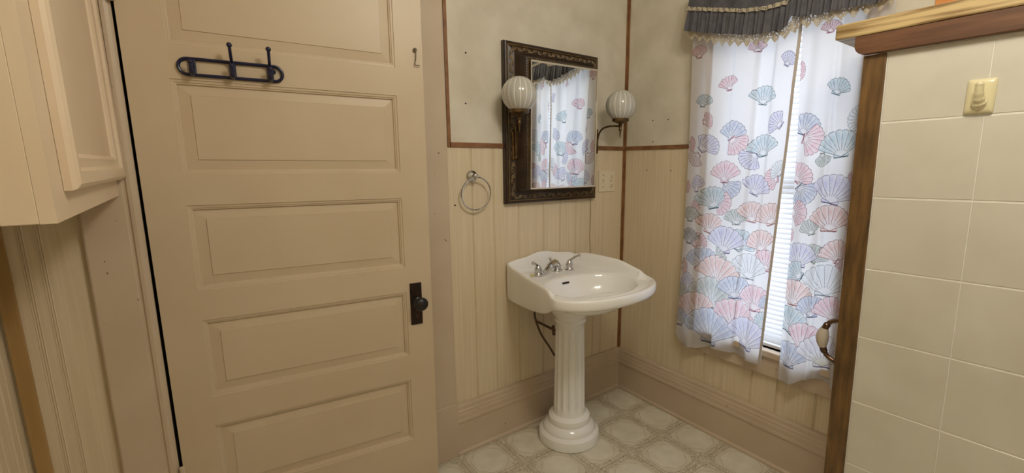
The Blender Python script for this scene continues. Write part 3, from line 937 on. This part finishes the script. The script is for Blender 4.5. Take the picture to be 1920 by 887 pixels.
for (xa, za, xb, zb) in ((MX0 + .074, MZ0 + .08, MX0 + .074, MZ1 - .08), (MX1 - .074, MZ0 + .08, MX1 - .074, MZ1 - .08), (MX0 + .08, MZ0 + .074, MX1 - .08, MZ0 + .074), (MX0 + .08, MZ1 - .074, MX1 - .08, MZ1 - .074)):
    n_ = int(max(abs(xb - xa), abs(zb - za)) / .0105)
    for k in range(n_ + 1):
        t = k / n_
        bmesh.ops.create_icosphere(bm, subdivisions=1, radius=.0034, matrix=Matrix.Translation((xa + (xb - xa) * t, -.0862, za + (zb - za) * t)))
bd = obj('bead_row', bm, M_carve, mir, smooth=True, angle=180)
# cabinet box behind the glass and the mirrored door, a touch open on its left hinge
bm = BM(); box(bm, MX0 + .084, MX1 - .084, -.082, 0, MZ0 + .084, MZ1 - .084)
obj('cabinet_box', bm, M_frame, mir)
mdoor = bpy.data.objects.new('mirror_door', None); COL.objects.link(mdoor); mdoor.parent = mir
MXL, MXR, MZB, MZT = -.7045, -.3235, 1.186, 1.727
mw, mh = MXR - MXL, MZT - MZB
mdoor.matrix_local = Matrix.Translation((MXL, -.0915, (MZB + MZT) / 2)) @ Matrix.Rotation(math.radians(-2.0), 4, 'Z') @ Matrix.Rotation(math.radians(.9), 4, 'X')
bm = BM(); box(bm, 0, mw, -.006, 0, -mh / 2, mh / 2)
me_ = obj('mirror_backing', bm, M_frame, mdoor)
bm = BM(); v = [bm.verts.new(p) for p in ((.005, -.0064, -mh / 2 + .005), (mw - .005, -.0064, -mh / 2 + .005), (mw - .005, -.0064, mh / 2 - .005), (.005, -.0064, mh / 2 - .005))]
bm.faces.new(v)
box(bm, .004, mw - .004, -.0062, -.004, -mh / 2 + .004, mh / 2 - .004)
obj('mirror_glass', bm, M_mirror, mdoor)
bm = BM()
box(bm, 0, mw, -.0085, -.004, -mh / 2, -mh / 2 + .006); box(bm, 0, mw, -.0085, -.004, mh / 2 - .007, mh / 2)
box(bm, 0, .004, -.0085, -.004, -mh / 2 + .006, mh / 2 - .007); box(bm, mw - .004, mw, -.0085, -.004, -mh / 2 + .006, mh / 2 - .007)
obj('silver_edge', bm, M_silver, mdoor)

# ---------------------------------------------------------------- globe sconces
mt, nt, out = new_mat('ribbed_opal_glass')
b = node(nt, 'ShaderNodeBsdfPrincipled')
b.inputs['Base Color'].default_value = lin(192, 190, 181)
b.inputs['Roughness'].default_value = .14
b.inputs['Coat Weight'].default_value = .5
b.inputs['Subsurface Weight'].default_value = .35
b.inputs['Subsurface Radius'].default_value = (.03, .03, .03)
b.inputs['Subsurface Scale'].default_value = .5
nt.links.new(b.outputs[0], out.inputs[0])
M_opal = mt
M_opal_rib = mat('white_glass_rib', lin(226, 224, 216), rough=.2, coat=.4)
def sconce(label, base, globe, r, plate):
    root = thing('globe_sconce', label, 'wall lamp', base, 'pair of globe sconces on the mirror frame')
    bx_, by_, bz_ = base
    off = Vector(globe) - Vector(base)
    zc = off.z
    cup_z = zc - r * .92
    bm = BM(); box(bm, -.016, .016, -.004, .006, -.060, .060)
    bp = obj('back_plate', bm, M_bronze, root, bevel=.003)
    for z in (-.045, -.018):
        bm = BM(); lathe(bm, [(.0035, 0), (.0035, .0012)], plane_frame((0, -.004, z), (0, -1, 0)), n=10)
        obj('screw_hole', bm, M_slot, bp)
    d = Vector((off.x, off.y, 0))
    jz = cup_z - .030
    P = [(0, -.004, -.050), (d.x * .06, d.y * .06 - .004, -.048), (d.x * .10, d.y * .10, jz - .05 if jz - .05 > -.04 else -.02), (d.x * .25, d.y * .25, jz - .012), (d.x * .5, d.y * .5, jz + .001), (d.x * .8, d.y * .8, jz + .003), (d.x, d.y, jz)]
    bm = BM(); tube(bm, smooth_pts(P, 6), .0045, n=10)
    sphere(bm, (0, -.006, -.050), .009, 12, 8)
    obj('arm', bm, M_bronze, root, smooth=True)
    Mg = Matrix.Translation((off.x, off.y, 0))
    bm = BM()
    lathe(bm, [(.0006, jz - .058), (.0026, jz - .045), (.004, jz - .022), (.0085, jz - .016), (.006, jz - .010), (.0075, jz), (.010, jz + .004), (.0075, jz + .008), (.013, jz + .013), (.027, jz + .019), (.036, jz + .023)], Mg, n=28)
    obj('finial', bm, M_bronze, root, smooth=True, angle=50)
    bm = BM()
    lathe(bm, [(.034, jz + .021), (.040, jz + .024), (.0405, jz + .044), (.0385, jz + .0455), (.0375, jz + .034)], Mg, n=32, cap=False)
    obj('cup', bm, M_bronze, root, smooth=True, angle=40)
    bm = BM()
    prof = []
    a0 = math.asin(.036 / r)
    for i in range(25):
        a = a0 + (math.pi - a0) * i / 24
        prof.append((max(r * math.sin(a), .0008), zc - r * math.cos(a)))
    nr = 18
    lathe(bm, prof, Mg, n=180, mod=lambda rr, z, a: rr * (1 - .014 * (1 - abs(math.sin(a * nr / 2)) ** .6)))
    gl_ = obj('globe', bm, M_opal, root, smooth=True, angle=60)
    gl_.data.materials.append(M_opal_rib)
    for f in gl_.data.polygons:
        c = f.center
        t = (math.atan2(c.y - off.y, c.x - off.x) * nr / (2 * math.pi)) % 1
        if min(t, 1 - t) < .06: f.material_index = 1
    return root
sconce('globe sconce with ribbed opal glass on the left rail of the mirror frame', (-.748, -.042, 1.375), (-.7850, -.128, 1.5770), .0715, True)
sconce('globe sconce with ribbed opal glass on the right rail of the mirror frame', (-.262, -.042, 1.405), (-.2070, -.1545, 1.5705), .0730, True)

# cord down the wall, outlet plate, towel ring
bm = BM(); tube(bm, smooth_pts([(-.250, -.003, 1.12), (-.249, -.003, 1.02), (-.2525, -.003, .92), (-.247, -.003, .85), (-.2475, -.003, .80)]), .0022, n=6)
tag(obj('lamp_cord', bm, M_cord, smooth=True), 'thin beige cord hanging down the wall below the mirror', 'cord')
out_ = thing('outlet_plate', 'cream double outlet and switch plate right of the mirror', 'outlet', (-.135, 0, 1.204))
bm = BM(); box(bm, -.060, .060, -.006, 0, -.056, .056)
obj('cover', bm, M_plate, out_, bevel=.0025)
for z in (.022, -.022):
    bm = BM(); lathe(bm, [(.0165, .0), (.0165, .0075), (.015, .0085)], plane_frame((.030, 0, z), (0, -1, 0)) , n=20)
    s_ = obj('socket', bm, M_plate, out_, smooth=True)
    bm = BM()
    box(bm, .0245, .0265, -.0090, -.0080, z - .001, z + .007); box(bm, .0335, .0355, -.0090, -.0080, z - .001, z + .007)
    lathe(bm, [(.0024, .0080), (.0024, .0090)], plane_frame((.030, 0, z - .0075), (0, -1, 0)), n=10)
    obj('slot', bm, M_slot, s_)
bm = BM(); box(bm, -.035, -.025, -.008, -.005, -.012, .012)
sw = obj('switch', bm, M_plate, out_, bevel=.001)
bm = BM(); box(bm, -.033, -.027, -.017, -.007, -.002, .008); obj('toggle', bm, M_plate, sw, bevel=.001)
for x, z in ((-.030, .030), (-.030, -.030), (.030, 0)):
    bm = BM(); lathe(bm, [(.0030, .0055), (.0030, .0066), (.0015, .0072)], plane_frame((x, 0, z), (0, -1, 0)), n=10)
    obj('screw', bm, M_slot, out_)

ring = thing('towel_ring', 'chrome towel ring on the panelling left of the mirror', 'towel ring', (-.945, 0, 1.247))
bm = BM()
lathe(bm, [(.0245, 0), (.0245, .004), (.021, .008), (.0225, .011), (.018, .015), (.010, .020), (.008, .030), (.0095, .034), (.0115, .040), (.0095, .046), (.003, .049)], plane_frame((0, 0, 0), (0, -1, 0)), n=28)
obj('mount', bm, M_chrome, ring, smooth=True, angle=40)
bm = BM()
rr, cz_ = .0690, -.073
tube(bm, [(.004 + rr * math.sin(a), -.036 + .012 * (1 - math.cos(a)) * .5, cz_ + rr * math.cos(a)) for a in np.linspace(0, 2 * math.pi, 56, endpoint=False)], .0034, n=10, closed=True)
obj('ring', bm, M_chrome, ring, smooth=True)

# ---------------------------------------------------------------- pedestal sink
SX = -.578
sink = thing('pedestal_sink', 'white china pedestal sink with fluted column in the corner', 'sink', (SX, -.003, 0))
HALF = [(.0, 0, .881, .670), (.035, 0, .879, .670), (.07, 0, .870, .670), (.105, 0, .863, .670), (.15, 0, .860, .670), (.190, -.001, .853, .670), (.205, -.010, .848, .670), (.210, -.03, .844, .671), (.221, -.08, .839, .674), (.231, -.14, .835, .679), (.244, -.21, .831, .686), (.257, -.28, .829, .696),
        (.267, -.335, .828, .706), (.272, -.37, .827, .716), (.275, -.395, .820, .728), (.279, -.42, .805, .742), (.278, -.45, .800, .748), (.256, -.49, .799, .750), (.21, -.53, .799, .750), (.15, -.557, .799, .750), (.08, -.575, .799, .750), (0, -.582, .799, .750)]
full = [(x, y, a + (.026 * min(1, max(0, (-y - .02) / .08)) * min(1, max(0, (.37 + y) / .10)) if x > .15 else 0), b_) for x, y, a, b_ in HALF] + [(-x, y, a, b_) for x, y, a, b_ in HALF[-2:0:-1]]
loop = []
P_ = [np.array(p, float) for p in full]
n_ = len(P_)
for i in range(n_):
    a, b_, c, d = P_[i - 1], P_[i], P_[(i + 1) % n_], P_[(i + 2) % n_]
    for s in range(4):
        t = s / 4
        loop.append(0.5 * (2 * b_ + (c - a) * t + (2 * a - 5 * b_ + 4 * c - d) * t * t + (3 * b_ - a - 3 * c + d) * t ** 3))
loop = np.array(loop)
N = len(loop)
ctr = np.array([0, -.33])
vec = loop[:, :2] - ctr
nxt = np.roll(loop[:, :2], -1, 0) - np.roll(loop[:, :2], 1, 0)
nrm = np.stack([nxt[:, 1], -nxt[:, 0]], -1); nrm /= np.linalg.norm(nrm, axis=1)[:, None]
sgn = np.sign((nrm * vec).sum(1)); nrm *= sgn[:, None]
ang = np.arctan2(vec[:, 1], vec[:, 0])
bc = np.array([0, -.354]); bsx, bsy = .226, .170
bowl = np.stack([np.cos(ang) * bsx, np.sin(ang) * bsy], -1)
rings = []
def ring_(xy, z):
    z = np.broadcast_to(np.asarray(z, float), (N,))
    rings.append([(xy[i, 0], xy[i, 1], z[i]) for i in range(N)])
O = loop[:, :2]; ZTp, ZBt = loop[:, 2], loop[:, 3]
pc = np.array([0.01, -.215])
under = np.stack([np.cos(ang), np.sin(ang)], -1)
ring_(pc + under * .02, .700)
ring_(pc + under * .085, .700)
ring_(pc + (O - pc) * .55, np.minimum(.715, ZBt + .004))
ring_(pc + (O - pc) * .80, ZBt - .002 + .0 * ZBt)
ring_(O - nrm * .014, ZBt + .001)
ring_(O - nrm * .004, ZBt + .006)
ring_(O, ZBt + .016)
ring_(O, ZTp - .012)
ring_(O - nrm * .0025, ZTp - .004)
ring_(O - nrm * .008, ZTp)
thick = np.where(O[:, 1] > -.39, .015, .024)
ring_(O - nrm * (thick * .7)[:, None], ZTp - .001)
ring_(O - nrm * thick[:, None], ZTp - .006)
deck = np.full(N, .796)
ring_(O - nrm * (thick + .007)[:, None], np.minimum(ZTp - .012, deck + .004))
ring_(O - nrm * (thick + .014)[:, None], np.minimum(ZTp - .012, deck))
inner = O - nrm * (thick + .016)[:, None]
bo = bc + bowl
dist_ok = np.minimum(1, np.linalg.norm(inner - ctr, axis=1) / np.maximum(1e-6, np.linalg.norm(bo - ctr, axis=1) * 1.02))
bo = ctr + (bo - ctr) * np.minimum(1.0, dist_ok)[:, None]
ring_(inner * .5 + bo * .5, np.minimum(ZTp - .008, .795))
ring_(bo, .792)
ring_(bc + (bo - bc) * .975, .786)
for f, z in ((.93, .766), (.86, .733), (.74, .702), (.55, .684), (.30, .676), (.09, .673)):
    ring_(bc + (bo - bc) * f, z)
bm = BM()
VR = [[bm.verts.new(p) for p in r] for r in rings]
for a, b_ in zip(VR, VR[1:]):
    for i in range(N):
        j = (i + 1) % N
        bm.faces.new((a[i], a[j], b_[j], b_[i]))
bm.faces.new(VR[0][::-1]); bm.faces.new(VR[-1])
basin = obj('basin', bm, M_china, sink, smooth=True, angle=70)
md = basin.modifiers.new('sub', 'SUBSURF'); md.levels = 1; md.render_levels = 1
# drain and overflow
bm = BM(); lathe(bm, [(.021, .6735), (.021, .6765), (.017, .6775), (.015, .675)], Matrix.Translation((0, -.358, 0)), n=24)
obj('drain', bm, M_chrome, basin, smooth=True, angle=40)
bm = BM()
Mo = plane_frame((-.012, -.2010, .766), (0, -1, .38))
for x in np.linspace(-.0155, .0155, 2): lathe(bm, [(.0042, -.004), (.0042, .0016)], Mo @ Matrix.Translation((x, 0, 0)), n=12)
box(bm, -.0155, .0155, -.0042, .0042, -.004, .0016, Mo)
obj('overflow_slot', bm, M_slot, basin)
# pedestal
bm = BM()
PR = [(.138, 0), (.145, .004), (.146, .030), (.142, .046), (.132, .054), (.125, .058), (.124, .066), (.117, .080), (.104, .089), (.099, .093), (.101, .108), (.098, .122), (.088, .131), (.078, .136),
      (.0745, .150), (.0735, .20), (.0720, .30), (.0700, .40), (.0680, .50), (.0665, .575), (.067, .585), (.073, .592), (.075, .598), (.073, .604), (.071, .610), (.078, .622), (.091, .640), (.099, .654), (.1015, .668), (.099, .682), (.102, .688), (.104, .700), (.100, .712)]
PR = [(r, z * .985) for r, z in PR]
PR2 = []
for (r0, z0), (r1, z1) in zip(PR, PR[1:]):
    k = 4 if (z1 - z0) > .04 else 1
    for s in range(k): PR2.append((r0 + (r1 - r0) * s / k, z0 + (z1 - z0) * s / k))
PR2.append(PR[-1])
NF = 14
def flute(r, z, a):
    w = min(1, max(0, (z - .152) / .018)) * min(1, max(0, (.562 - z) / .018))
    c = abs(((a * NF / (2 * math.pi)) % 1) - .5) * 2     # 0 in flute centre .. 1 at fillet
    g = max(0.0, 1 - (c / .80) ** 2)
    return r - .0075 * math.sqrt(g) * w
lathe(bm, PR2, Matrix.Translation((.012, -.205, 0)), n=NF * 12, mod=flute)
obj('pedestal', bm, M_china, sink, smooth=True, angle=35)
# taps (rest on the deck, fixed to it)
def tap_handle(x, tipdx):
    bm = BM()
    z0 = .796
    lathe(bm, [(.0235, z0 - .001), (.0235, z0 + .004), (.021, z0 + .007), (.018, z0 + .009), (.0165, z0 + .018), (.0185, z0 + .024), (.0155, z0 + .034), (.0105, z0 + .041), (.009, z0 + .045), (.003, z0 + .047)], Matrix.Translation((x, -.105, 0)), n=24)
    h = obj('tap_handle', bm, M_chrome, sink, smooth=True, angle=50)
    bm = BM()
    tube(bm, smooth_pts([(x, -.105, z0 + .034), (x + tipdx * .22, -.107, z0 + .046), (x + tipdx * .6, -.112, z0 + .056), (x + tipdx, -.116, z0 + .062)], 5), [.0085] * 5 + [.0062] * 6 + [.0052] * 5, n=10)
    sphere(bm, (x + tipdx, -.116, z0 + .062), .0082, 12, 8)
    obj('lever', bm, M_chrome, h, smooth=True)
tap_handle(-.097, -.036)
tap_handle(.092, .052)
bm = BM()
z0 = .796
lathe(bm, [(.026, z0 - .001), (.026, z0 + .004), (.022, z0 + .008), (.018, z0 + .010)], Matrix.Translation((.028, -.088, 0)), n=24)
tube(bm, smooth_pts([(.030, -.087, z0 + .002), (.028, -.088, z0 + .024), (.010, -.097, z0 + .040), (-.018, -.110, z0 + .042), (-.050, -.125, z0 + .032), (-.082, -.140, z0 + .019)], 6), [.0190] * 8 + [.0185] * 8 + [.0165] * 8 + [.0135] * 7, n=14)
sp = obj('spout', bm, M_chrome, sink, smooth=True, angle=50)
bm = BM(); tube(bm, [(-.012, -.088, z0 + .01), (-.012, -.087, z0 + .058)], .003, n=8); sphere(bm, (-.012, -.087, z0 + .063), .0075, 12, 8)
obj('pop_up_rod', bm, M_chrome, sp, smooth=True)
# supply hose and valve under the bowl
bm = BM(); tube(bm, smooth_pts([(-.082, -.06, .700), (-.083, -.058, .62), (-.080, -.06, .573), (-.066, -.085, .50), (-.048, -.125, .445), (-.03, -.145, .40)]), .0052, n=8)
obj('supply_hose', bm, M_pipe, sink, smooth=True)
bm = BM()
tube(bm, [(-.03, 0, .53), (-.035, -.150, .53)], .006, n=8); tube(bm, [(-.052, -.165, .515), (-.052, -.160, .56)], .007, n=8)
tube(bm, [(-.052, -.160, .556), (-.078, -.165, .550)], .0028, n=6)
obj('shutoff_valve', bm, M_pipe, sink, smooth=True)
# scrap of soap on the left of the deck
bm = BM(); box(bm, -.011, .011, -.008, .008, 0, .007)
so = obj('soap_scrap', bm, mat('yellow_soap', lin(226, 214, 160), lin(206, 186, 112), rough=.4, scale=120), bevel=.0025)
so.location = (SX - .128, -.105, .7975); so.rotation_euler = (0, 0, .5)
tag(so, 'small yellow scrap of soap on the left end of the sink deck', 'soap')

# ---------------------------------------------------------------- tiled partition on the right
PROLL = .0206
def lean(o):
    for v in o.data.vertices:
        y, z = v.co.y, v.co.z
        v.co.y = y + PROLL * (z - .9)
        if z > .001: v.co.z = z - PROLL * (y + 1.17)
TX = -.2788
PY0, PY1 = -1.1807, -1.2371
part_ = thing('wall_partition', 'tiled partition end on the right with brown post and oak ledge', None, kind='structure')
PT = 1.606
bm = BM()
box(bm, TX + .0014, -.03, -2.2, PY0 - .003, .03, PT)
core = obj('core', bm, M_grout, part_); lean(core)
bm = BM(); box(bm, TX - .004, TX + .06, PY1, PY0, .0, PT)
po = obj('post', bm, M_post, part_, bevel=.0025); lean(po)
pitch = .2159
g_ = .0022
zlines = [.1167 + pitch * i for i in range(-1, 8)]
tile_me = None
y_edges = [PY1 - .0015, -1.4547] + [-1.4547 - .216 * i for i in range(1, 4)]
for zi in range(len(zlines) - 1):
    for yi in range(len(y_edges) - 1):
        z0 = max(zlines[zi], .004) ; z1 = min(zlines[zi + 1], PT - .002)
        if z1 - z0 < .02: continue
        bm = BM(); box(bm, TX, TX + .006, y_edges[yi + 1] + g_ * .5, y_edges[yi] - g_ * .5, z0 + g_, z1 - g_)
        tl = obj('tile', bm, M_tile, part_, bevel=.0010, seg=1); lean(tl)
# ledge
ld = thing('ledge', 'oak ledge board with rounded brown apron on top of the tiled partition', 'shelf')
bm = BM(); box(bm, -.302, -.115, -2.2, -1.0925, 1.6615, 1.7035)
obj('oak_board', bm, M_oak, ld, bevel=.004)
bm = BM()
prf = [(-2.2, 1.6085), (-1.190, 1.6085)]
for a in np.linspace(-math.pi / 2, 0, 8): prf.append((-1.1745 + .030 * math.cos(a), 1.6385 + .030 * math.sin(a)))
prf += [(-1.1445, 1.6612), (-2.2, 1.6612)]
extrude_profile(bm, prf, 'x', -.2985, -.278)
obj('apron', bm, M_apron, ld, bevel=.002)
bm = BM(); box(bm, -.277, -.115, -2.2, -1.20, 1.607, 1.6612); obj('core_board', bm, M_sash, ld)

# ivory robe hook glued to the tile
rh = thing('robe_hook', 'ivory ceramic robe hook on the upper tile of the partition', 'hook', (TX, -1.4318, 1.4640))
bm = BM()
def sq(w, h, x, r):
    pts = []
    for cx_, cz2, a0 in ((w - r, h - r, 0), (-w + r, h - r, 90), (-w + r, -h + r, 180), (w - r, -h + r, 270)):
        for a in (0, 30, 60, 90): pts.append((x, cx_ + r * math.cos(math.radians(a0 + a)), cz2 + r * math.sin(math.radians(a0 + a))))
    return [bm.verts.new(p) for p in pts]
RR = [sq(.0275, .0425, 0, .005), sq(.0275, .0425, -.004, .005), sq(.0255, .0405, -.0075, .006), sq(.019, .033, -.0105, .008)]
for a, b_ in zip(RR, RR[1:]):
    for i in range(16): bm.faces.new((a[i], a[(i + 1) % 16], b_[(i + 1) % 16], b_[i]))
bm.faces.new(RR[0]); bm.faces.new(RR[-1])
obj('hook_plate', bm, M_ivory, rh, smooth=True, angle=50)
bm = BM()
tube(bm, smooth_pts([(-.002, 0, -.020), (-.012, 0, -.016), (-.022, 0, -.005), (-.029, 0, .009), (-.032, 0, .025)], 5), [.0165] * 4 + [.0145] * 3 + [.0120] * 4 + [.0100] * 4 + [.0088] * 3 + [.0085] * 3, n=14)
sphere(bm, (-.0322, 0, .0258), .0087, 14, 8)
obj('peg', bm, M_ivory, rh, smooth=True)

# cabinet pull on the hidden end of the partition
pu = thing('cabinet_pull', 'antique metal pull with white ceramic grip behind the brown post', 'handle', (-.262, -1.181, .725))
def cp(z): 
    return .0
bm = BM()
arc = smooth_pts([(0, -.010, .073), (0, .006, .069), (0, .024, .060), (0, .035, .045), (0, .040, .032)], 5)
tube(bm, arc, [.0085] * 4 + [.0075] * 10 + [.0105] * 7, n=12)
arc2 = [(a, b_, -c) for a, b_, c in arc]
obj('bow', bm, M_bpull, pu, smooth=True)
bm = BM()
tube(bm, arc2, [.0085] * 4 + [.0075] * 10 + [.0105] * 7, n=12)
obj('bow', bm, M_bpull, pu, smooth=True)
bm = BM()
tube(bm, [(0, .0405 + .004 * math.cos(z / .033 * 1.5), z) for z in np.linspace(-.033, .033, 13)], [.0105 + .0090 * math.cos(z / .033 * 1.45) for z in np.linspace(-.033, .033, 13)], n=16)
obj('ceramic_grip', bm, M_cpull, pu, smooth=True, angle=60)
